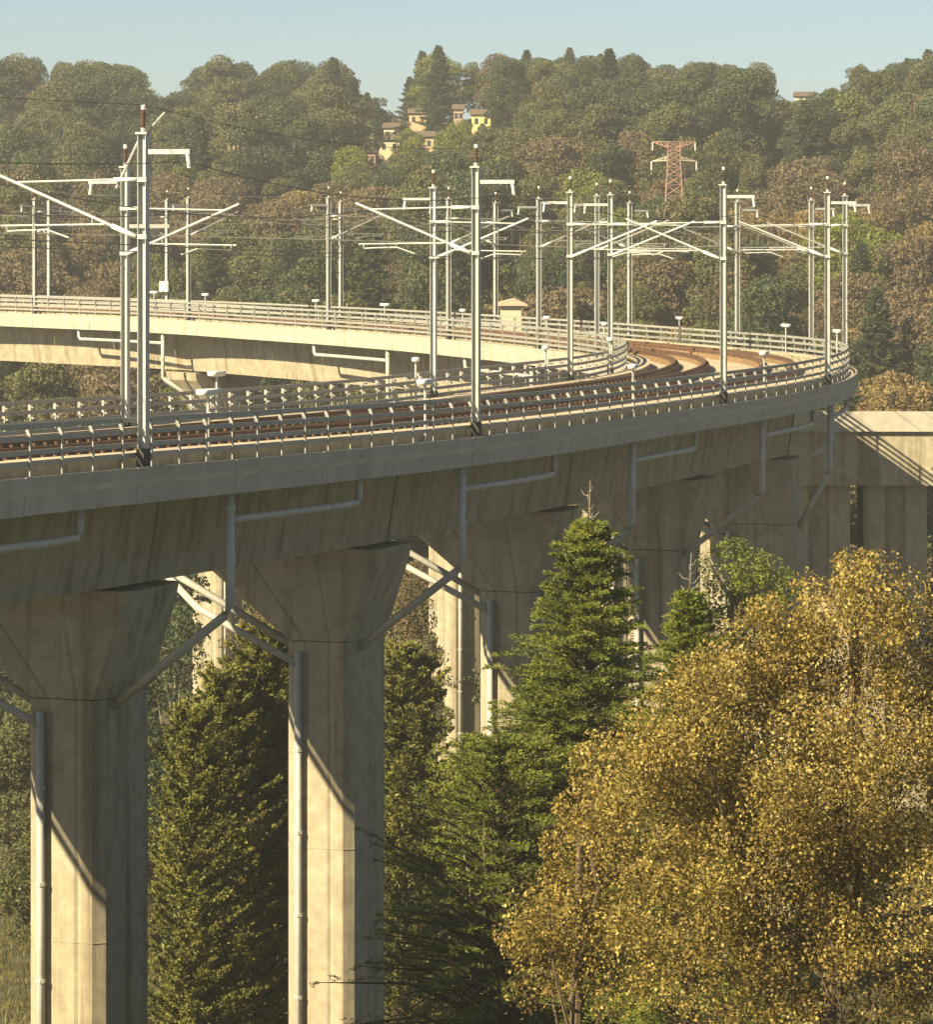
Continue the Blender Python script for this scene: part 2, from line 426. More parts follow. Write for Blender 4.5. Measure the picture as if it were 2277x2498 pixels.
# ------------------------------------------------------------------ catenary masts
def mast(u, leg, outer, top_v, label, extras=None, arm=3.9):
    d = 11.38 if outer else -.02
    s = s_at(u, d if outer else .28, leg); t, n = fr(s); base = ev(s, d, .0)
    if not outer: base = ev(s, .28, .0)
    H = (CAMZ+(VH-top_v)*base.y/F) - base.z
    H = min(9.3, max(7.9, H))
    e = empty('catenary_mast', tuple(base)); tag(e, label, 'catenary mast', 'catenary masts along the viaduct')
    Z = Vector((0, 0, 1)); inw = -n if outer else n
    def at(x, h, k=0.0): return base + inw*x + Z*h + t*k
    mb = MB()
    mb.box(base, n, t, Z, (-.112, -.097), (-.12, .12), (0, H)); mb.box(base, n, t, Z, (.097, .112), (-.12, .12), (0, H))
    mb.box(base, n, t, Z, (-.097, .097), (.02, .036), (0, H-.02))
    mb.build('column', GALV, e)
    MB().box(base, n, t, Z, (-.23, .23), (-.25, .25), (0, .05)).box(base, n, t, Z, (-.135, .135), (-.14, .14), (.05, .55)).build('shade_painted_base', FOOTSHADE, e)  # foot plate, plus a box added to paint shade on the mast foot
    MB().box(base, n, t, Z, (-.16, .16), (-.16, .16), (H, H+.05)).tube([base+Z*(H+.05), base+Z*(H+.16)], .07, 8).build('head_plate', GALV, e)
    sp = MB(); sp.tube([base+Z*(H+.16), base+Z*(H+.62)], .045, 8)
    for k in range(4): sp.tube([base+Z*(H+.22+k*.1), base+Z*(H+.25+k*.1)], .075, 8)
    sp = sp.build('top_insulator', INSUL, e)
    MB().tube([base+Z*(H+.62), base+Z*(H+.74)], .06, 8).build('wire_clamp', WHITEM, sp)
    # yoke beam reaching outwards, with a hanging insulator
    yk = MB().box(base, -inw, t, Z, (.137, 1.28), (-.05, .05), (H-.50, H-.38)).build('outrigger_beam', GALV, e)
    MB().tube([at(-1.2, H-.5), at(-1.25, H-.85)], .05, 6).build('hanging_insulator', WHITEM, yk)
    # cantilever over the track
    g = -.14
    ins = MB().tube([at(.14, 7.28, g), at(.75, 7.28, g)], .055, 8).build('insulator', WHITEM, e, True)
    MB().tube([at(.75, 7.28, g), at(arm-.35, 7.22, g)], .028, 6).build('tie_tube', GALV, e)
    a0 = at(.14, 5.85, g); a1 = at(arm+.1, 7.42, g); dv = a1-a0
    MB().tube([a0, a0+dv*.17], .065, 8).build('insulator', WHITEM, e, True)
    MB().tube([a0+dv*.17, a1], .042, 8).build('cantilever_tube', GALV, e)
    MB().tube([at(1.0, 6.16, g), at(arm, 6.12, g)], .026, 6).build('registration_tube', GALV, e)
    MB().tube([at(arm-.15, 6.12, g), at(arm-.2, 5.98, g), at(arm-.5, 6.0, g), at(arm-1.3, 6.02, g), at(arm-1.9, 5.82, g)], .024, 6).build('steady_arm', GALV, e)
    MB().tube([at(1.35, 6.35, g), at(1.35, 6.16, g)], .02, 6).build('drop_bracket', GALV, e)
    for hh in (5.85, 7.28): MB().box(base, n, t, Z, (-.14, .14), (-.14, .14), (hh-.06, hh+.06)).build('clamp_band', GALV, e)
    if extras: extras(e, at, H)
    return base, H, t, n

def ex_near(e, at, H):
    MB().tube([at(.1, H-.1), at(.75, H-1.35)], .035, 6).build('stay_rod', GALV, e)
    MB().tube([at(-.1, H+.15, .2), at(-.5, H+.55, .2)], .03, 6).build('stay_rod', GALV, e)
    MB().box(at(0, H-2.3), (1, 0, 0), (0, 1, 0), (0, 0, 1), (-.35, .65), (-.06, .06), (-.05, .05)).build('switch_bar', GALV, e)
def ex_box(e, at, H):
    MB().box(at(0, 1.9), (1, 0, 0), (0, 1, 0), (0, 0, 1), (-.55, .1), (-.42, -.14), (0, .75)).build('transformer_box', WHITEM, e)

masts_o = [(350, 0, 328), (1162, 0, 410), (1766, 0, 453), (2020, 0, 471), (2062, 1, 480), (1980, 1, 490), (1800, 1, 494), (1537, 1, 497), (1210, 1, 497), (832, 1, 494), (408, 1, 490), (120, 1, 492)]
lab_o = ['tallest catenary mast, at the left in front of everything on the outside edge', 'tall near mast in the middle of the picture, outside edge of the curve', 'near outside mast in front of the curved tracks at right',
         'outside mast where the curve turns back, thicker of the close pair at the right edge', 'rightmost mast, standing at the turning point of the curve', 'mast just left of the close pair at the right edge, behind the far fence',
         'far mast behind the curve, right of the big right-hand near mast', 'far mast behind the bend, right of three masts near the sharp inner bend', 'far mast with its foot behind the inner masts, left of the cream hut',
         'thin far mast in the middle left, right one of a close pair', 'far mast carrying a white box low on it', 'far mast near the left end of the distant leg']
masts_i = [(306, 0, 410), (1058, 0, 460), (1392, 0, 471), (1490, 0, 477), (1457, 1, 480), (1315, 1, 487), (1095, 1, 487), (802, 1, 484), (460, 1, 485), (85, 1, 488)]
lab_i = ['second tall mast at the left, just behind the tallest one on the inside edge', 'mast on the inside edge just left of the tall middle mast', 'inside-edge mast rising above the sharp bend, left of a close pair',
         'inside-edge mast at the tip of the bend, right one of the close pair', 'inside-edge mast at the bend, left one of the close pair', 'inside-edge mast on the far leg, left of the bend masts',
         'inside-edge mast on the far leg, behind the middle pair', 'left one of the thin pair on the far leg at middle left', 'far-leg mast on the cream edge beam, right of the white box', 'far-leg mast near the left end']
MO = []; MI = []
for k, (a, l) in enumerate(zip(masts_o, lab_o)): MO.append(mast(a[0], a[1], True, a[2], l, ex_near if k == 0 else ex_box if k == 10 else None))
for k, (a, l) in enumerate(zip(masts_i, lab_i)): MI.append(mast(a[0], a[1], False, a[2], l, None))

# overhead wires: one thing per track / feeder
def wire_line(name, label, pts_fn, ss, sag, r=.016, cat='overhead wire', drop=None):
    w = empty(name, tuple(pts_fn(ss[1]))); tag(w, label, cat, 'overhead wires along the viaduct')
    for a, b in zip(ss[:-1], ss[1:]):
        pts3 = []
        for x in np.linspace(0, 1, 9):
            q = pts_fn(a+(b-a)*x); q.z -= sag*4*x*(1-x); pts3.append(q)
        MB().tube(pts3, r, 5).build('wire_span', WIRE, w)
        if drop:
            mb = MB()
            for x in (.14, .32, .5, .68, .86):
                q = pts_fn(a+(b-a)*x); q.z -= sag*4*x*(1-x); q2 = q.copy(); q2.z = drop(a+(b-a)*x).z
                mb.tube([q, q2], .009, 4)
            mb.build('droppers', WIRE, w)['kind'] = 'stuff'
    return w
so_ = [8.0]+[s_at(a[0], 11.38, a[1]) for a in masts_o]+[SMAX]
si_ = [8.0, 37.]+[s_at(a[0], .1, a[1]) for a in masts_i]+[SMAX]
so_ = sorted(so_); si_ = sorted(si_)
for tc, ss, nm in ((3.35, si_, 'inner'), (7.75, so_, 'outer')):
    wire_line('messenger_wire', 'sagging upper wire with droppers above the %s track' % nm, lambda s, tc=tc: ev(s, tc, 7.2), ss, .45, drop=lambda s, tc=tc: ev(s, tc, 5.85))
    wire_line('contact_wire', 'level lower wire above the %s track' % nm, lambda s, tc=tc: ev(s, tc, 5.82), ss, .0)
wire_line('feeder_wire', 'feeder wire hung outside the masts along the outside of the curve', lambda s: ev(s, 12.6, 7.7), so_, .5, r=.012)
wire_line('feeder_wire', 'feeder wire hung on the masts along the inside of the curve', lambda s: ev(s, -1.2, 7.7), si_, .5, r=.012)
wire_line('earth_wire', 'thin wire over the mast tips along the outside of the curve', lambda s: ev(s, 11.38, 9.15), so_, .35, r=.01)

# small walkway lamps
def lamp_mesh():
    pole = MB().tube([(0, 0, 0), (0, 0, 1.8)], .045, 8)
    pole.tube([(0, 0, 0), (0, 0, .08)], .1, 8); pole.box((0, 0, 1.35), (1, 0, 0), (0, 1, 0), (0, 0, 1), (.045, .13), (-.05, .05), (-.12, .0))
    head = MB(); rr = []
    for z, a, w_ in ((1.78, .30, .07), (1.82, .37, .12), (1.93, .37, .13), (1.96, .33, .10)):
        rr.append([Vector((x, y, z)) for x, y in ((-w_, -a), (w_, -a), (w_*1.15, -a*.5), (w_*1.15, a*.5), (w_, a), (-w_, a), (-w_*1.15, a*.5), (-w_*1.15, -a*.5))])
    head.loft(rr)
    return pole.mesh('lamp_pole', GALV), head.mesh('lamp_head', WHITEM, True)
LP, LH = lamp_mesh()
lamps = [(508, 0, 1, 'walkway lamp on the near outside fence, right of the tallest mast'), (1038, 0, 1, 'walkway lamp on the near outside fence, left of the middle mast'), (1545, 0, 1, 'walkway lamp on the outside fence in front of the sharp inner bend'),
         (1865, 0, 1, 'walkway lamp on the outside fence right of the big right-hand mast'), (527, 0, 0, 'walkway lamp of the near inside fence against the dark wood under the far beam'), (1013, 0, 0, 'walkway lamp of the inside fence under the far cream beam'),
         (1330, 0, 0, 'walkway lamp on the near inside fence before the bend'), (1487, 0, 0, 'walkway lamp at the tip of the inner bend'), (1473, 1, 0, 'walkway lamp just behind the tip of the inner bend'), (1333, 1, 0, 'walkway lamp on the far leg beside the mast left of the bend'),
         (940+188, 1, 0, 'walkway lamp on the far leg left of the cream hut'), (938, 1, 0, 'walkway lamp on the far leg right of the thin mast pair'), (770, 1, 0, 'walkway lamp on the far leg left of the thin mast pair'),
         (500, 1, 0, 'walkway lamp on the far leg right of the white box mast'), (375, 1, 0, 'walkway lamp on the far leg beside the white box, right of the tallest mast'), (2043, 1, 1, 'walkway lamp at the right-hand turning point of the outside fence'),
         (1918, 1, 1, 'walkway lamp on the far outside fence left of the right-edge masts'), (1658, 1, 1, 'walkway lamp on the far outside fence above the curved tracks')]
for u, leg, outer, lab in lamps:
    s = s_at(u, 11.0 if outer else .3, leg); t, n = fr(s)
    e = empty('walkway_lamp', tuple(ev(s, 11.0 if outer else .33, 0))); e.rotation_euler = (0, 0, math.atan2(-t.x, t.y)+random.uniform(-.25, .25))
    tag(e, lab, 'lamp', 'small walkway lamps on the viaduct')
    link_obj('lamp_pole', LP, e); link_obj('lamp_head', LH, e)

# ------------------------------------------------------------------ terrain
def grid_ground():
    xs = np.concatenate([np.linspace(-420, -130, 16), np.arange(-124, 125, 4.), np.linspace(130, 420, 16)])
    ys = np.concatenate([np.linspace(-60, 40, 8), np.arange(46, 760, 5.), np.linspace(780, 1150, 10)])
    v = []; f = []
    for y in ys:
        sc = 1 if y < 780 else 1+(y-780)/700
        for x in xs: v.append((x*sc, y, ground_z(x, y) if y > 40 else 13.2))
    m = len(xs)
    for j in range(len(ys)-1):
        for i in range(m-1): f.append((j*m+i, j*m+i+1, (j+1)*m+i+1, (j+1)*m+i))
    me = bpy.data.meshes.new('ground'); me.from_pydata(v, [], f); me.materials.append(SOIL); me.materials.append(HILLS)
    for p_ in me.polygons:
        if p_.center.y > 262: p_.material_index = 1
    me.shade_smooth(); o = bpy.data.objects.new('ground', me); COL.objects.link(o); o['kind'] = 'structure'
grid_ground()
rd = MB(); rb = []
for x in np.arange(-70, 31, 4.): rb.append([Vector((x, 226+x*.02, -9.9)), Vector((x, 226+x*.02, -10.3)), Vector((x, 237+x*.02, -10.3)), Vector((x, 237+x*.02, -9.9))])
rd.loft(rb); o = rd.build('road', ASPH); o['kind'] = 'structure'
lw = MB()
o = MB().box((-56, 223.0, 0), (1, 0, 0), (0, 1, 0), (0, 0, 1), (0, 40.0), (0, .35), (-10.3, -8.9)).build('roadside_wall', CONC2)
tag(o, 'low pale concrete wall beside the road, seen under the viaduct at the left', 'wall')

# crossing concrete structure at the right edge, under the turn of the viaduct
cr_ = empty('concrete_overbridge', (26, 204, 0)); tag(cr_, 'heavy concrete bridge beam on piers crossing under the viaduct at the right edge', 'bridge')
MB().box((18.0, 210.5, 0), (1, -.04, 0), (.04, 1, 0), (0, 0, 1), (0, 30), (0, 8), (8.7, 12.45)).build('bridge_beam', CONC, cr_)
MB().box((18.0, 210.3, 0), (1, -.04, 0), (.04, 1, 0), (0, 0, 1), (-.1, 30), (-.12, 0), (11.8, 12.95)).build('edge_beam', CONC2, cr_)
for x in (18.4, 22.8, 27.2, 31.6, 36):
    MB().box((x, 211.5, 0), (1, 0, 0), (0, 1, 0), (0, 0, 1), (0, 1.2), (0, 4), (-11, 8.69)).box((x, 211.5, 0), (1, 0, 0), (0, 1, 0), (0, 0, 1), (1.203, 2.4), (.4, 4), (-11, 8.69)).box((x, 211.5, 0), (1, 0, 0), (0, 1, 0), (0, 0, 1), (2.403, 3.6), (-.0, 4), (-11, 8.69)).build('bridge_pier', CONC, cr_)

# ------------------------------------------------------------------ foliage meshes
def quads(name, c, d, up, ln, wd, m):
    """c: centres, d: long direction, up: side direction (n,3); builds leaf quads (rhombs)"""
    n = len(c); a = c-d*ln[:, None]*.5; b = c+d*ln[:, None]*.5; w = up*wd[:, None]*.5
    v = np.empty((n*4, 3), np.float32); v[0::4] = a; v[1::4] = c+w; v[2::4] = b; v[3::4] = c-w
    me = bpy.data.meshes.new(name); me.vertices.add(n*4); me.vertices.foreach_set('co', v.ravel())
    me.loops.add(n*4); me.loops.foreach_set('vertex_index', np.arange(n*4, dtype=np.int32))
    me.polygons.add(n); me.polygons.foreach_set('loop_start', np.arange(0, n*4, 4, dtype=np.int32))
    me.polygons.foreach_set('loop_total', np.full(n, 4, np.int32))
    me.materials.append(m); me.update(calc_edges=True); return me
def unit(a): return a/np.maximum(1e-9, np.linalg.norm(a, axis=-1, keepdims=True))
def crossr(d, g):
    r = unit(g.normal(size=d.shape)); return unit(np.cross(d, r))

def blob_leaves(g, centers, radii, dens, size, aspect=.55, squash=.8, shell=.35, zcut=-.55):
    cs = []; ds = []
    for c, r in zip(centers, radii):
        k = max(10, int(dens*r*r)); nrm = unit(g.normal(size=(k, 3))); nrm = nrm[nrm[:, 2] > zcut]
        # uneven: drop leaves in noisy cells for gaps and clumps
        ph = g.uniform(0, 6.28, 3); q = np.sin(nrm[:, 0]*5+ph[0])+np.sin(nrm[:, 1]*5+ph[1])+np.sin(nrm[:, 2]*6+ph[2])
        keep = g.uniform(size=len(nrm)) < .62+.25*q; nrm = nrm[keep]; q = q[keep]
        rad = r*(1-shell*g.uniform(size=len(nrm))**1.6+.07*q)
        p = np.array(c)+nrm*rad[:, None]*np.array([1, 1, squash]); cs.append(p)
        ds.append(unit(np.cross(nrm, unit(g.normal(size=nrm.shape)))+.45*g.normal(size=nrm.shape)))
    c = np.concatenate(cs); d = np.concatenate(ds); up = crossr(d, g)
    ln = size*g.uniform(.6, 1.35, len(c)); return c, d, up, ln, ln*aspect*g.uniform(.7, 1.3, len(c))

def broad_crown(seed, Rr, H, dens, size, m, nb=17, name='crown', low=.22, rs=(.32, .50)):
    g = np.random.default_rng(seed); cen = []; rad = []
    for i in range(nb):
        zf = g.uniform(low, .86); a = g.uniform(0, 6.28)
        wmax = math.sin(math.pi*min(1, (zf-low+.12)/(1.02-low)))**.7
        rr = Rr*wmax*g.uniform(.25, .78)
        cen.append((rr*math.cos(a), rr*math.sin(a), H*zf)); rad.append(Rr*g.uniform(*rs))
    cen.append((g.normal(0, .2*Rr), g.normal(0, .2*Rr), H*.85)); rad.append(Rr*.33); cen.append((0, 0, H*.5)); rad.append(Rr*.55)
    return quads(name, *blob_leaves(g, cen, rad, dens, size), m), cen
def trunk_mesh(g, H, cen, r, m=BARK):
    mb = MB(); bend = g.normal(0, .03*H, 2)
    tp = [Vector((bend[0]*k, bend[1]*k, H*.75*k-.8*(k == 0))) for k in (0, .35, .7, 1)]
    mb.tube(tp, r, 8, r*.35)
    for c in cen[:7]:
        k = g.uniform(.25, .6); b = Vector((bend[0]*k, bend[1]*k, H*.75*k)); c = Vector(c)
        mid = b.lerp(c, .5)+Vector((0, 0, -.05*H)); mb.tube([b, mid, c], r*.4, 5, r*.1)
    return mb.mesh('trunk', m)

def frond_tree(seed, H, Rr, nbr, m, leaf=.13, droop=.5, low=.06, power=.8, nseg=8, tw=4, nl=7, up0=.45, dens_top=1.0, asp=.3, tip=0):
    """conifer: branches off a straight trunk, each branch set with feathery side sprays"""
    g = np.random.default_rng(seed); cs = []; ds = []; bm_ = MB()
    bm_.tube([(0, 0, -.8), (g.normal(0, .03), 0, H*.5), (0, 0, H*.985)], H*.014+.05, 7, .015)
    for i in range(nbr):
        tf = low+(1-low)*((i+g.uniform())/nbr)**dens_top
        L = Rr*(1-tf)**power*(g.uniform(.55, 1.05) if g.uniform() < .85 else g.uniform(1.05, 1.3))+.15
        az = i*2.39996+g.normal(0, .25); out = np.array([math.cos(az), math.sin(az), 0]); z0 = H*tf*(.945 if tip else .985)
        upa = up0+.45*tf+g.normal(0, .08)
        pr = None; pts4 = []
        for k in range(nseg+1):
            x = k/nseg; p = np.array([0, 0, z0])+out*L*x*(.97)+np.array([0, 0, L*(upa*x-droop*x*x*(1-.4*tf))])
            pts4.append(p)
        bm_.tube([Vector(pts4[0]), Vector(pts4[nseg//2]), Vector(pts4[-1])], .02+.012*L, 4, .008)
        side = np.array([-out[1], out[0], 0])
        for k in range(1, nseg+1):
            x = k/nseg
            if x < .2 and L > 1: continue
            p = pts4[k]; bd = unit(pts4[k]-pts4[k-1])
            tl = (.16+.30*L*(1-x)**.7*.8+.08)*g.uniform(.7, 1.2)
            for q in range(tw):
                sg = (-1, 1, 0, -1)[q % 4] if q < 3 else g.choice((-1, 1))
                td = unit(bd*.8+side*sg*g.uniform(.5, 1.1)+np.array([0, 0, 1])*g.uniform(-.25, .45))
                nn = nl; xx = (np.arange(nn)+g.uniform(0, 1, nn))/nn
                pp = p+td*(tl*xx)[:, None]+np.array([0, 0, -1])*(droop*.35*tl*xx**2)[:, None]+g.normal(0, leaf*.22, (nn, 3))
                cs.append(pp); ds.append(unit(td+g.normal(0, .45, (nn, 3))))
    c = np.concatenate(cs); d = np.concatenate(ds); up = crossr(d, g); ln = leaf*g.uniform(.6, 1.5, len(c))
    bt = MB()
    if tip:
        for sx, sy, th in [(0, 0, tip)]+[(g.normal(0, .55), g.normal(0, .3), tip*g.uniform(.35, .6)) for _ in range(5)]:
            zb = H*.96-(abs(sx)+abs(sy))*2.6-th*.3
            bt.tube([(sx*.8, sy, zb-.8), (sx, sy, zb), (sx+.05, sy, zb+th)], .022, 5, .008)
            for q in range(int(th*9)):
                z1 = zb+th*q/(th*9)-.1; a_ = g.uniform(0, 6.28); l_ = .30*(1-.6*q/(th*9))+.05
                o_ = (math.cos(a_)*l_, math.sin(a_)*l_)
                bt.tube([(sx, sy, z1), (sx+o_[0]*.6, sy+o_[1]*.6, z1+.03), (sx+o_[0], sy+o_[1], z1+.16)], .012, 4, .006)
    return quads('crown', c, d, up, ln, ln*asp, m), bm_.mesh('trunk', DBARK), (bt.mesh('bare_tips', PALEBARK) if tip else None)

def plant(name, crown, trunk, loc, sc=1.0, rz=0.0, label=None, cat='tree', group=None, sz=None, tips=None, sx=1.0):
    e = empty(name, tuple(loc)); e.rotation_euler = (0, 0, rz); e.scale = (sc*sx, sc*(2.1-sx)*.95, sc if sz is None else sz)
    tag(e, label, cat, group); link_obj('crown', crown, e)
    if trunk: link_obj('trunk', trunk, e)
    if tips: link_obj('bare_tips', tips, e)['kind'] = 'stuff'
    return e

# --- near trees, placed one by one
def gp(u, Y): x = (u-UC)*Y/F; return Vector((x, Y, ground_z(x, Y)))
b = gp(1436, 95); Hh = P(0, 1195, 95).z-b.z
c1, t1, x1 = frond_tree(11, Hh, 5.4, 520, L_CYP, leaf=.09, droop=.6, nseg=9, tw=5, nl=12, power=.80, up0=.5, low=.1, tip=1.3)
plant('cypress_tree', c1, t1, b, tips=x1, label='tall pointed cypress with feathery branches in front of the middle pier', group='conifers in front of the viaduct')
b = gp(1682, 88); Hh = P(0, 1378, 88).z-b.z
c2, t2, x2 = frond_tree(12, Hh, 3.5, 330, L_CYP, leaf=.085, droop=.55, nseg=8, tw=5, power=.85, up0=.5, nl=12, tip=1.2)
plant('cypress_tree', c2, t2, b, tips=x2, label='smaller cypress with a thin bare tip, right of the tall pointed one', group='conifers in front of the viaduct')
b = gp(1215, 92); Hh = P(0, 1770, 92).z-b.z
c3, t3, x3 = frond_tree(13, Hh, 4.4, 300, L_CYP, leaf=.09, droop=.45, power=.5, up0=.5, tw=5, nl=9, tip=.7)
plant('cypress_tree', c3, t3, b, tips=x3, label='low cypress spreading left below the tall pointed one', group='conifers in front of the viaduct')
b = gp(985, 150); Hh = P(0, 1590, 150).z-b.z
c4, t4, x4 = frond_tree(14, Hh, 2.9, 300, L_PINE, leaf=.17, tw=5, nl=8, asp=.4, droop=.15, power=.38, up0=.6)
plant('pine_tree', c4, t4, b, label='olive green conifer filling the gap right of the shaded pier', group='conifers behind the piers')
b = gp(640, 140); Hh = P(0, 1545, 140).z-b.z
c5, t5, x5 = frond_tree(15, Hh, 2.5, 330, L_PINE, leaf=.18, droop=.05, power=.36, up0=.65, tw=5, nl=8, asp=.4)
plant('pine_tree', c5, t5, b, label='bushy young pine between the two left piers', group='conifers behind the piers')
b = gp(470, 132); Hh = P(0, 1735, 132).z-b.z
plant('pine_tree', c5, t5, b, sc=Hh/(P(0, 1545, 140).z-gp(640, 140).z)*1.0, sx=1.05, rz=2, label='low bushy pine close to the leftmost pier', group='conifers behind the piers')
b = gp(548, 137); Hh = P(0, 1655, 137).z-b.z
plant('pine_tree', c5, t5, b, sc=Hh/(P(0, 1545, 140).z-gp(640, 140).z), rz=4, sx=1.05, label='middle-height pine of the three bushy pines between the left piers', group='conifers behind the piers')
b = gp(1345, 97); Hh = P(0, 1545, 97).z-b.z
c6, t6, x6 = frond_tree(16, Hh, 4.2, 330, L_CYP, leaf=.095, droop=.65, nseg=8, tw=5, nl=10, power=.7, up0=.5, tip=.5)
plant('cypress_tree', c6, t6, b, tips=x6, label='mid-sized cypress leaning against the left side of the tall pointed one', group='conifers in front of the viaduct')

def px_tree(name, seed, Y, blobs, trunk_u, m, size, dens, label, cat='tree', group=None, depth=1.0, aspect=.6, bark=BARK, twigs=0, tr=.16, sub=0):
    g = np.random.default_rng(seed); base = gp(trunk_u, Y); cen = []; rad = []
    for u, v, r in blobs:
        p = P(u, v, Y+g.uniform(-depth, depth)); cen.append(tuple(p-base)); rad.append(r*Y/F)
        for _ in range(sub):
            o_ = unit(g.normal(size=3))*r*Y/F*.85; cen.append(tuple(Vector(p-base)+Vector(o_))); rad.append(r*Y/F*g.uniform(.3, .5))
    cr = quads('crown', *blob_leaves(g, cen, rad, dens, size, aspect=aspect, squash=.95, shell=.6, zcut=-1), m)
    mb = MB(); top = Vector(max(cen, key=lambda q: q[2])); mb.tube([(0, 0, -.6), Vector((top.x*.3, top.y*.3, top.z*.4)), Vector((top.x*.7, top.y*.6, top.z*.8))], tr, 8, tr*.3)
    for c in cen[::1+sub]:
        c = Vector(c); k = min(.38, max(.08, c.z/top.z*.45)); b0 = Vector((top.x*.75*k+g.normal(0, .08), top.y*.75*k+g.normal(0, .08), top.z*k*g.uniform(.6, 1.5)))
        mb.tube([b0, b0.lerp(c, .35)+Vector((g.normal(0, .2), g.normal(0, .2), -.2)), b0.lerp(c, .7)+Vector((g.normal(0, .15), 0, -.1)), c], tr*.3, 5, .012)
        for _ in range(twigs):
            e2 = c+Vector(tuple(unit(g.normal(size=3))))*g.uniform(.5, .9)*rad[0]; mb.tube([c, c.lerp(e2, .5)+Vector((0, 0, .05)), e2], .018, 4, .005)
    return plant(name, cr, mb.mesh('trunk', bark), base, label=label, cat=cat, group=group)

ob = [(2085, 1390, 60), (2150, 1450, 120), (2010, 1500, 95), (2090, 1580, 170), (1900, 1550, 110), (1830, 1630, 130), (1960, 1690, 170), (2140, 1760, 200), (1740, 1650, 90), (1700, 1750, 130), (1830, 1800, 170), (1600, 1810, 110),
      (1990, 1880, 190), (1700, 1900, 160), (1510, 1890, 110), (1870, 1990, 190), (2150, 2000, 210), (1580, 2010, 160), (1730, 2110, 180), (2000, 2150, 200), (2200, 2200, 200), (1900, 2300, 200), (2120, 2380, 210), (1640, 2230, 150), (1780, 2390, 180), (2240, 1580, 140), (2260, 1850, 160)]
px_tree('autumn_tree', 21, 62, ob, 2000, L_ORANGE, .068, 4200, 'large golden brown autumn tree filling the lower right corner', depth=1.6, aspect=.62, twigs=2, sub=4)
ob = [(1450, 1890, 70), (1430, 1980, 80), (1480, 2010, 110), (1410, 2080, 100), (1470, 2150, 130), (1380, 2260, 150), (1500, 2340, 150), (1340, 2230, 90), (1340, 2370, 110)]
px_tree('autumn_shrub', 22, 66, ob, 1400, L_ORANGE, .07, 3600, 'lower golden shrub at the foot of the autumn tree, left side', cat='shrub', depth=.8, twigs=2, sub=4)
px_tree('lime_tree', 23, 128, [(1790, 1350, 45), (1830, 1390, 55), (1880, 1400, 50), (1770, 1420, 50), (1850, 1450, 70), (1920, 1430, 40), (1790, 1500, 70), (1860, 1540, 80), (1780, 1600, 80), (1850, 1680, 100), (1760, 1720, 90), (1820, 1850, 120), (1780, 2000, 120)], 1800, L_LIME, .12, 1500,
        'bright yellow-green tree rising between the right piers', depth=1.2, sub=2)
px_tree('slender_tree', 24, 182, [(1740, 1290, 32), (1765, 1330, 36), (1735, 1380, 38), (1760, 1430, 42), (1740, 1490, 45), (1765, 1550, 50), (1740, 1630, 60), (1755, 1720, 60), (1745, 1830, 70), (1750, 1940, 80)], 1750, L_OLIVE, .16, 1000,
        'narrow leafy tree behind the third pier, seen through the gap', depth=.8)
px_tree('brown_tree', 25, 190, [(1010, 1420, 38), (985, 1470, 45), (1020, 1500, 45), (990, 1550, 55), (1030, 1600, 60), (970, 1630, 60), (1000, 1720, 80), (1000, 1830, 90)], 1000, L_RUST, .16, 1000,
        'brown leaved tree beyond the pier, right of its flared head', depth=1.0)
px_tree('brown_tree', 26, 200, [(640, 1500, 60), (690, 1560, 60), (600, 1570, 60), (650, 1640, 80), (620, 1740, 90)], 640, L_RUST, .18, 800, 'brown leaved tree behind the bushy pine', depth=1.0)
px_tree('dark_tree', 27, 196, [(430, 1520, 55), (400, 1580, 60), (450, 1610, 60), (380, 1660, 60), (440, 1700, 60), (480, 1560, 40)], 420, L_DARK, .2, 420, 'dark tree with bare pale branches seen past the leftmost pier', depth=1.0, bark=PALEBARK, twigs=5)
px_tree('dark_tree', 28, 240, [(1480, 1330, 60), (1440, 1400, 70), (1500, 1420, 60), (1400, 1330, 60), (1460, 1500, 90), (1350, 1500, 90), (1280, 1450, 70)], 1450, L_OLIVE, .2, 600, 'olive tree in the shade behind the tall cypress', depth=1.4)

# shrubs and ground below the picture's lower edge
shr = [broad_crown(300+k, 1.5, 2.2, 900, .13, mm, nb=10, low=.1)[0] for k, mm in enumerate((L_PINE, L_ASP, L_OLIVE, L_RUST))]
k = 0
spots = [(120, 118), (420, 112), (600, 104), (820, 108), (950, 118), (1100, 106), (1250, 112), (1330, 100), (700, 122), (260, 104), (60, 100), (480, 124), (1180, 126), (900, 101), (30, 128), (560, 152), (330, 150), (1010, 136), (1420, 118), (1560, 112), (900, 140), (1700, 120), (-60, 112), (2180, 118), (1980, 130), (2260, 140), (1900, 150)]
spot_l = ['beside the leftmost pier', 'in the gap right of the leftmost pier', 'in front of the shaded pier', 'at the foot of the shaded pier', 'right of the shaded pier foot', 'below the low cypress', 'left of the tall cypress foot', 'near the golden shrub']
seen = {}
for u, Y in spots:
    mi = int(rng.integers(0, 4)); sc = float(rng.uniform(.75, 1.35)); b = gp(u, Y)
    kind = ('olive green', 'yellowish', 'dull green', 'russet')[mi]
    lm = min(((-60, 'off the left edge'), (230, 'before the leftmost pier'), (480, 'in the gap right of the leftmost pier'), (800, 'at the foot of the shaded pier'), (1100, 'below the low cypress'), (1400, 'around the golden shrub'), (1700, 'behind the autumn tree'), (2100, 'under the right edge')), key=lambda q: abs(q[0]-u))[1]
    lb = '%s bush %s, %s' % (kind, lm, 'near row' if Y < 110 else 'middle row' if Y < 125 else 'far row')
    seen[lb] = seen.get(lb, 0)+1
    if seen[lb] > 1: lb = 'right-hand '+lb
    plant('bush', shr[mi], None, b-Vector((0, 0, .2)), sc=sc, rz=float(rng.uniform(0, 6)), label=lb, cat='bush', group='bushes on the ground under the viaduct')
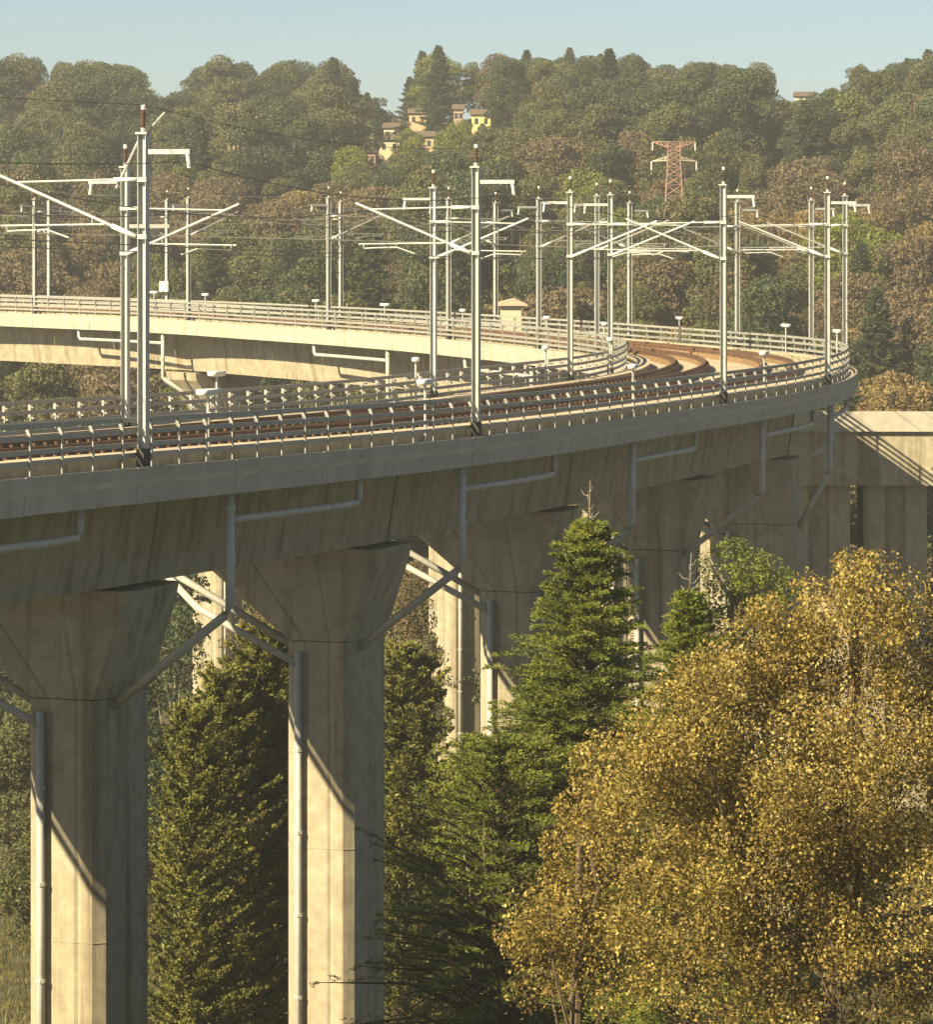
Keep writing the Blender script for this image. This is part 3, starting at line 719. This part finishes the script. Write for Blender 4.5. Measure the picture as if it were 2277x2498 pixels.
# taller growth on the valley floor, seen between the piers
mid = [(210, 200, 0, .55), (330, 192, 6, .62), (420, 262, 1, .8), (510, 264, 7, .8), (640, 262, 3, .7), (400, 200, 1, .38), (380, 240, 6, .8), (720, 205, 0, .7), (960, 214, 3, .75), (1040, 236, 0, .8), (250, 240, 2, .7), (120, 205, 3, .6), (20, 195, 0, .6), (-60, 215, 1, .7),
       (1150, 232, 1, .7), (1290, 228, 6, .7), (1420, 225, 0, .75), (1560, 232, 2, .7), (1700, 236, 3, .8), (1960, 225, 0, .7), (2080, 235, 5, .6), (2200, 228, 2, .7), (880, 190, 0, .45), (300, 172, 3, .42), (90, 168, 0, .45), (400, 178, 2, .28), (690, 172, 1, .35)]
MID = mid
# rough grass
gr = np.random.default_rng(5); n = 110000
yy = gr.uniform(84, 235, n); xx = gr.uniform(-.16, .16, n)*yy
zz = np.array([ground_z(a, b_) for a, b_ in zip(xx, yy)])+.12
dg = unit(np.stack([gr.normal(0, .35, n), gr.normal(0, .35, n), np.ones(n)], 1)); ln = gr.uniform(.2, .55, n)
me = quads('rough_grass', np.stack([xx, yy, zz], 1), dg, crossr(dg, gr), ln, ln*.14, L_ASP)
o = bpy.data.objects.new('rough_grass', me); COL.objects.link(o); tag(o, 'rough dry grass covering the ground under the viaduct', 'grass', kind='stuff')

# ------------------------------------------------------------------ wooded hill
kinds = []
for k, (m, word) in enumerate(((L_OLIVE, 'olive green'), (L_DARK, 'dark green'), (L_RUST, 'rust brown'), (L_OLIVE, 'olive green'), (L_TAN, 'tan'), (L_LIME, 'bright green'), (L_DARK, 'dark green'), (L_RUST, 'rust brown'))):
    Rr, H = ((4.2, 9.5), (4.0, 11), (4.4, 8.5), (3.6, 10.5), (4.0, 8), (4.0, 9), (3.4, 12.5), (4.0, 9.5))[k]
    cm, cen = broad_crown(40+k, Rr*1.5, H*1.5, 300, .36, m, nb=34, low=.12, rs=(.2, .42))
    H *= 1.5; tm = trunk_mesh(np.random.default_rng(60+k), H, cen, .3, PALEBARK if k in (2, 4) else BARK)
    kinds.append((cm, tm, word, 'round-topped' if k % 2 == 0 else 'tall', H))
cm, tm, _ = frond_tree(91, 17, 4.6, 220, L_DARK, leaf=.45, droop=.3, power=.85, tw=3, nl=6, nseg=8)
kinds.append((cm, tm, 'dark green', 'pointed conifer', 17))
cm, cen = broad_crown(77, 6.0, 18, 300, .36, L_DARK, nb=20, low=.52, rs=(.22, .42)); kinds.append((cm, trunk_mesh(np.random.default_rng(78), 18, cen, .32, BARK), 'dark green', 'umbrella-shaped', 18))
cm, cen = broad_crown(79, 4.6, 19, 300, .36, L_OLIVE, nb=24, low=.3, rs=(.25, .42)); kinds.append((cm, trunk_mesh(np.random.default_rng(80), 19, cen, .3, PALEBARK), 'olive green', 'slim upright', 19))

g = np.random.default_rng(17); cand = []
yy = 255.0
while yy < 700:
    step = 7.0+yy*.0045
    half = .148*yy+14; x = -half+g.uniform(0, step)
    while x < half:
        X = x+g.normal(0, step*.25); Yq = yy+g.normal(0, step*.3); ye = Yq+.75*X-20*math.sin(X*.02)
        if 262 < ye < 662:
            cand.append((X, Yq, ye))
        x += step
    yy += step*1.05
print('hill trees', len(cand))
def clear(X, Yq):   # keep off the viaduct and out of the sight of the small buildings
    dmin = np.min(np.hypot(C[:, 0]+N[:, 0]*5.6-X, C[:, 1]+N[:, 1]*5.6-Yq)); return dmin > 13
cand = [c for c in cand if clear(c[0], c[1])]
houses = [(1020, 292, 628, 3.0, 'small orange-walled house on the ridge under the round tree', (.60, .42, .27)), (1119, 283, 640, 1.6, 'narrow pink building end on the ridge between trees', (.55, .38, .28)), (1174, 296, 615, 3.2, 'bright yellow house on the ridge left of the pale trees', (.70, .58, .26)),
          (955, 328, 600, 2.4, 'small cream house above the brown roofs on the hill', (.7, .62, .42)), (950, 358, 588, 3.4, 'cream walled house half hidden in trees on the hill', (.62, .52, .36)), (1035, 350, 590, 3.2, 'ochre walled house with trees in front, high on the hill', (.56, .44, .27)), (901, 388, 560, 2.0, 'little red-walled house low among the hill trees', (.38, .25, .19)), (1722, 325, 470, 2.2, 'yellow ochre house front among dark trees at upper right', (.58, .44, .22)), (1965, 250, 470, 2.4, 'pale building top on the ridge at upper right', (.7, .64, .5))]
RU = [-200, 191, 335, 352, 425, 450, 850, 878, 905, 960, 985, 1040, 1180, 1200, 1222, 1500, 1530, 1550, 1830, 1865, 1950, 2040, 2110, 2400]
RV = [110, 135, 150, 225, 235, 130, 140, 245, 225, 285, 190, 110, 150, 240, 130, 120, 200, 120, 140, 220, 250, 200, 150, 110]
def max_height(X, Yq):
    """tallest tree that leaves the small houses, the pylon and the hut in sight"""
    z0 = ground_z(X, Yq); u = UC+F*X/Yq; r = 4.6*F/Yq; lim = 99.
    for hu, hv, hy, hw, _, _ in houses:
        if Yq < hy+6 and abs(u-hu) < r*.7: lim = min(lim, CAMZ-(hv+3-VH)*Yq/F-z0)
    if Yq < 402 and abs(u-1645) < 40+r: lim = min(lim, CAMZ-(396-VH)*Yq/F-z0)
    if Yq < 296 and abs(u-1250) < 36+r: lim = min(lim, CAMZ-(785-VH)*Yq/F-z0)
    if Yq > 330:
        vp = np.interp(u, RU, RV); lim = min(lim, CAMZ-(vp+9*math.sin(X*1.7)-VH)*Yq/F-z0)
    return lim
def noise2(x, y): return math.sin(x*.06+1.3)*math.cos(y*.021+.4)+.6*math.sin(x*.13+y*.037)
vis = []
for X, Yq, ye in cand:
    a = g.uniform(); nz = noise2(X, Yq); high = (ye-272)/396
    if a < .05: k = 8
    elif high > .55: k = int(g.choice([0, 1, 3, 6, 9, 10, 5, 2], p=[.17, .13, .14, .14, .2, .14, .03, .05]))
    elif nz > .25: k = int(g.choice([2, 7, 4, 0, 10], p=[.33, .28, .12, .15, .12]))
    elif nz < -.6: k = int(g.choice([1, 5, 3, 0], p=[.3, .2, .3, .2]))
    else: k = int(g.choice([0, 1, 2, 3, 4, 5, 6, 7], p=[.24, .13, .16, .18, .06, .06, .05, .12]))
    if X > 20 and high < .55 and g.uniform() < .45: k = 4 if g.uniform() < .5 else 2
    sc = float(g.uniform(.62, 1.12)); 
    if high < .1: sc *= .85
    if high > .8: sc *= float(g.uniform(1.0, 1.35))
    hm = max_height(X, Yq)
    if kinds[k][4]*sc > hm:
        sc = hm/kinds[k][4]
        if sc < .22: continue
    z = ground_z(X, Yq)-.2; vis.append((X, Yq, z, k, sc))
for fu, fy, fv, fk in ((1645, 392, 404, 0), (1600, 388, 430, 3), (1695, 390, 425, 10), (1650, 380, 440, 2), (2075, 520, 215, 5), (860, 500, 350, 5), (1000, 560, 310, 5), (500, 330, 590, 5), (1260, 430, 490, 5), (2080, 400, 440, 5), (1965, 480, 250, 8), (1050, 625, 165, 9), (930, 470, 430, 5)):
    fx = (fu-UC)*fy/F; zt = CAMZ-(fv-VH)*fy/F; z0 = ground_z(fx, fy)-.2; 
    if .3 < (zt-z0)/kinds[fk][4]: vis.append((fx, fy, z0, fk, min(1.15, (zt-z0)/kinds[fk][4])))
# size in the picture decides which trees are things of their own
def inframe(t): u = UC+F*t[0]/t[1]; return -60 < u < 2340
vis.sort(key=lambda t: (not inframe(t), t[1]-60*t[4]))
near, rest = [], []
occ = {}
for t in vis:
    u = UC+F*t[0]/t[1]; vt = VH+F*(CAMZ-(t[2]+kinds[t[3]][4]*t[4]))/t[1]
    if inframe(t) and len(near) < 285 and vt < 900 and g.uniform() < .62: near.append((t, u, vt))
    else: rest.append(t)
land = [(90, 'left of the tall masts'), (320, 'behind the tall left masts'), (430, 'above the white box mast'), (620, 'left of the thin pair'), (820, 'behind the thin mast pair'), (960, 'left of the middle masts'), (1160, 'behind the tall middle mast'), (1290, 'above the cream hut'), (1450, 'above the sharp inner bend'),
        (1640, 'above the curved tracks'), (1770, 'behind the big right mast'), (1900, 'right of the big right mast'), (2040, 'behind the right masts'), (2200, 'beyond the rightmost mast')]
rows = [(230, 'on the ridge'), (340, 'high on the hill'), (450, 'above mid slope'), (560, 'at mid slope'), (680, 'low down'), (2000, 'at the hill foot')]
lab = {}
for (t, u, vt) in near:
    kk_ = kinds[t[3]]; row = next(r_[1] for r_ in rows if vt < r_[0]); lm = min(land, key=lambda q: abs(q[0]-u))[1]
    lab.setdefault((kk_[2], kk_[3], row, lm), []).append((u, t))
ords = ['leftmost', 'second', 'third', 'fourth', 'fifth', 'sixth from left', 'seventh from left', 'eighth from left', 'ninth from left', 'tenth from left']
for (cw, sh, row, lm), lst in lab.items():
    lst.sort(key=lambda q: q[0])
    for i, (u, (X, Yq, z, k, sc)) in enumerate(lst):
        noun = 'conifer' if sh == 'pointed conifer' else sh+' tree'
        lb = '%s %s %s, %s' % (cw, noun, row, lm)
        if len(lst) > 1: lb = '%s %s' % (ords[min(i, 9)], lb)
        plant('hill_tree' if sh != 'pointed conifer' else 'hill_conifer', kinds[k][0], kinds[k][1], (X, Yq, z), sc=sc, rz=float(g.uniform(0, 6.28)), label=lb, group='trees on the wooded hill', sx=float(g.uniform(.8, 1.15)))
ml = {}
for u, Y, k, sc in MID:
    b = gp(u, Y); lm = min(((-60, 'left of the leftmost pier'), (210, 'behind the leftmost pier'), (400, 'seen past the leftmost pier'), (560, 'behind the bushy pine'), (800, 'behind the shaded pier'), (1000, 'beside the sunlit far pier'), (1200, 'behind the middle pier'), (1420, 'behind the tall cypress'), (1650, 'behind the right pier'), (1960, 'behind the autumn tree'), (2150, 'under the concrete bridge beam')), key=lambda q: abs(q[0]-u))[1]
    row = 'near' if Y < 185 else 'middle' if Y < 210 else 'farther' if Y < 229 else 'farthest'
    key = (lm, row); ml[key] = ml.get(key, 0)+1
    lb = '%s %s tree %s, %s row on the valley floor' % (kinds[k][2], kinds[k][3], lm, row)
    if ml[key] > 1: lb = 'smaller '+lb
    plant('valley_tree', kinds[k][0], kinds[k][1], b-Vector((0, 0, .2)), sc=sc, rz=float(g.uniform(0, 6)), label=lb, group='trees on the valley floor')
# the rest of the wood: one object, instanced with geometry nodes
def wood(rest):
    me = bpy.data.meshes.new('distant_wood'); me.from_pydata([(t[0], t[1], t[2]) for t in rest], [], [])
    for nm, typ, vals in (('pick', 'INT', [t[3] for t in rest]), ('sc', 'FLOAT', [t[4] for t in rest]), ('rz', 'FLOAT', [float(g.uniform(0, 6.28)) for _ in rest])):
        a = me.attributes.new(nm, typ, 'POINT'); a.data.foreach_set('value', vals)
    o = bpy.data.objects.new('distant_wood', me); COL.objects.link(o); tag(o, 'mass of smaller trees covering the rest of the wooded hill', 'wood', kind='stuff')
    ng = bpy.data.node_groups.new('wood_scatter', 'GeometryNodeTree')
    ng.interface.new_socket('Geometry', in_out='INPUT', socket_type='NodeSocketGeometry'); ng.interface.new_socket('Geometry', in_out='OUTPUT', socket_type='NodeSocketGeometry')
    nd = ng.nodes; L = ng.links; gi = nd.new('NodeGroupInput'); go = nd.new('NodeGroupOutput')
    join = nd.new('GeometryNodeJoinGeometry')
    def attr(nm, ty):
        q = nd.new('GeometryNodeInputNamedAttribute'); q.data_type = ty; q.inputs[0].default_value = nm; return q.outputs[0]
    src = {}
    for ob in COL.objects:
        if ob.type == 'MESH' and ob.data.name.split('.')[0] in ('crown',): src.setdefault(ob.data.name, ob)
    pick = attr('pick', 'INT'); scn = attr('sc', 'FLOAT'); rz = attr('rz', 'FLOAT')
    cx = nd.new('ShaderNodeCombineXYZ'); L.new(rz, cx.inputs[2])
    for k, kd in enumerate(kinds):
        ob = src.get(kd[0].name)
        if ob is None: continue
        sg = nd.new('GeometryNodeSeparateGeometry'); cmpn = nd.new('FunctionNodeCompare'); cmpn.data_type = 'INT'; cmpn.operation = 'EQUAL'
        L.new(pick, cmpn.inputs[2]); cmpn.inputs[3].default_value = k; L.new(gi.outputs[0], sg.inputs[0]); L.new(cmpn.outputs[0], sg.inputs[1])
        oi = nd.new('GeometryNodeObjectInfo'); oi.transform_space = 'ORIGINAL'; oi.inputs[0].default_value = ob; oi.inputs[1].default_value = True
        ip = nd.new('GeometryNodeInstanceOnPoints'); L.new(sg.outputs[0], ip.inputs[0]); L.new(oi.outputs['Geometry'], ip.inputs[2]); L.new(cx.outputs[0], ip.inputs[5]); L.new(scn, ip.inputs[6]); L.new(ip.outputs[0], join.inputs[0])
    L.new(join.outputs[0], go.inputs[0]); md = o.modifiers.new('scatter', 'NODES'); md.node_group = ng
wood(rest); print('things', len(near), 'rest', len(rest))

# ------------------------------------------------------------------ houses, hut, pylon on the hill
ROOF = mat('brown_roof', (.15, .115, .085), .9, noise=.2); WIN = mat('window_glass', (.05, .06, .07), .2)
for hu, hv, hy, w, lb, colr in houses:
    p = P(hu, hv, hy); m = mat('house_wall', colr, .9, noise=.08)
    
    for yq in np.arange(300, 655, 2.):
        q = P(hu, hv, yq)
        if ground_z(q.x, q.y) > q.z-3.2: break
    p = q; w = w*p.y/hy
    w *= .82
    h = empty('hill_house', (p.x, p.y, p.z-3)); tag(h, lb, 'house', 'houses on the wooded hill')
    zg = min(p.z-3, ground_z(p.x, p.y)); ww = w*.6
    wl = MB().box((p.x, p.y, 0), (1, 0, 0), (0, 1, 0), (0, 0, 1), (-ww, ww), (-1.5, 3), (zg-1, p.z+1.0)).build('wall', m, h)
    rb = MB(); rb.loft([[Vector((p.x+x, p.y+y, z)) for y, z in ((-1.9, p.z+1.0), (3.4, p.z+1.0), (.75, p.z+1.9))] for x in (-ww-.3, ww+.3)]); rb.build('roof', ROOF, h)
    for x in (-ww*.5, ww*.5):
        MB().box((p.x+x, p.y-1.5, 0), (1, 0, 0), (0, 1, 0), (0, 0, 1), (-.28, .28), (-.04, .05), (p.z-.5, p.z+.4)).build('window', WIN, h)
p = P(1245, 757, 292); h = empty('cream_hut', (p.x, p.y, p.z-4)); tag(h, 'small cream hut with a pitched roof just above the far fence', 'hut')
HW = mat('hut_wall', (.55, .48, .34), .9, noise=.1)
MB().box((p.x, p.y, 0), (1, 0, 0), (0, 1, 0), (0, 0, 1), (-.75, .9), (0, 3), (ground_z(p.x, p.y)-1, p.z+.45)).build('wall', HW, h)
rb = MB(); rb.loft([[Vector((p.x+x, p.y+y, z)) for x, z in ((-1.1, p.z+.35), (1.4, p.z+.35), (1.35, p.z+.47), (.35, p.z+.9), (-1.1, p.z+.55))] for y in (-.4, 3.4)]); rb.build('roof', SLAB, h)

RED = mat('pylon_red_paint', (.36, .21, .17), .7, noise=.2); PWH = mat('pylon_pale_paint', (.55, .5, .42), .7)
Yp = 398; py = empty('lattice_pylon', tuple(P(1645, 560, Yp))); tag(py, 'red and white lattice power pylon standing among the hill trees', 'pylon')
sp_ = Yp/F
def pyp(du, v, dy): q = P(1645+du, v, Yp); return q+Vector((0, dy, 0))
def strut(mb, a, b_): mb.tube([a, b_], .035, 4)
body = MB()
for sx in (-1, 1):
    for sy in (-.6, .6): body.tube([pyp(sx*28, 620, sy*1.6), pyp(sx*15, 392, sy), pyp(sx*15, 347, sy)], .055, 5)
lv = [347, 358, 369, 380, 392, 410, 430, 452, 478, 508, 545, 590]
for a, b_ in zip(lv[:-1], lv[1:]):
    wa = 15 if a <= 392 else 15+(a-392)*.057; wb = 15 if b_ <= 392 else 15+(b_-392)*.057
    for sy in (-.6, .6):
        strut(body, pyp(-wa, a, sy), pyp(wb, b_, sy)); strut(body, pyp(wa, a, sy), pyp(-wb, b_, sy)); strut(body, pyp(-wa, a, sy), pyp(wa, a, sy))
    for sx in (-1, 1): strut(body, pyp(sx*wa, a, -.6), pyp(sx*wb, b_, .6))
body.build('lattice_body', RED, py)
for v0, half, mt in ((347, 52, RED), (392, 55, PWH)):
    for sx in (-1, 1):
        arm = MB(); tip = pyp(sx*half, v0 if v0 == 347 else v0+3, 0)
        for sy in (-.6, .6):
            arm.tube([pyp(sx*15, v0, sy), tip], .06, 4); arm.tube([pyp(sx*15, v0+(14 if v0 == 347 else -9), sy), tip], .06, 4)
            for q in (.25, .5, .75):
                strut(arm, pyp(sx*15, v0, sy).lerp(tip, q), pyp(sx*15, v0+(14 if v0 == 347 else -9), sy).lerp(tip, q-.2))
        arm.build('cross_arm', mt, py)
        MB().tube([tip, tip-Vector((0, 0, .9))], .07, 5).build('insulator', WHITEM, py)

# ------------------------------------------------------------------ air
hz = bpy.data.materials.new('haze'); hz.use_nodes = True; n = hz.node_tree.nodes; n.clear()
ho = n.new('ShaderNodeOutputMaterial'); pv = n.new('ShaderNodeVolumePrincipled')
pv.inputs['Color'].default_value = (.95, .93, .88, 1); pv.inputs['Density'].default_value = .00048; pv.inputs['Anisotropy'].default_value = .3
hz.node_tree.links.new(pv.outputs[0], ho.inputs['Volume'])
mb = MB(); mb.box((0, 0, 0), (1, 0, 0), (0, 1, 0), (0, 0, 1), (-620, 620), (-70, 1160), (-36, 64))
me = mb.mesh('haze', hz); o = bpy.data.objects.new('haze', me); COL.objects.link(o); tag(o, 'thin warm haze lying in the valley air', 'haze', kind='stuff')
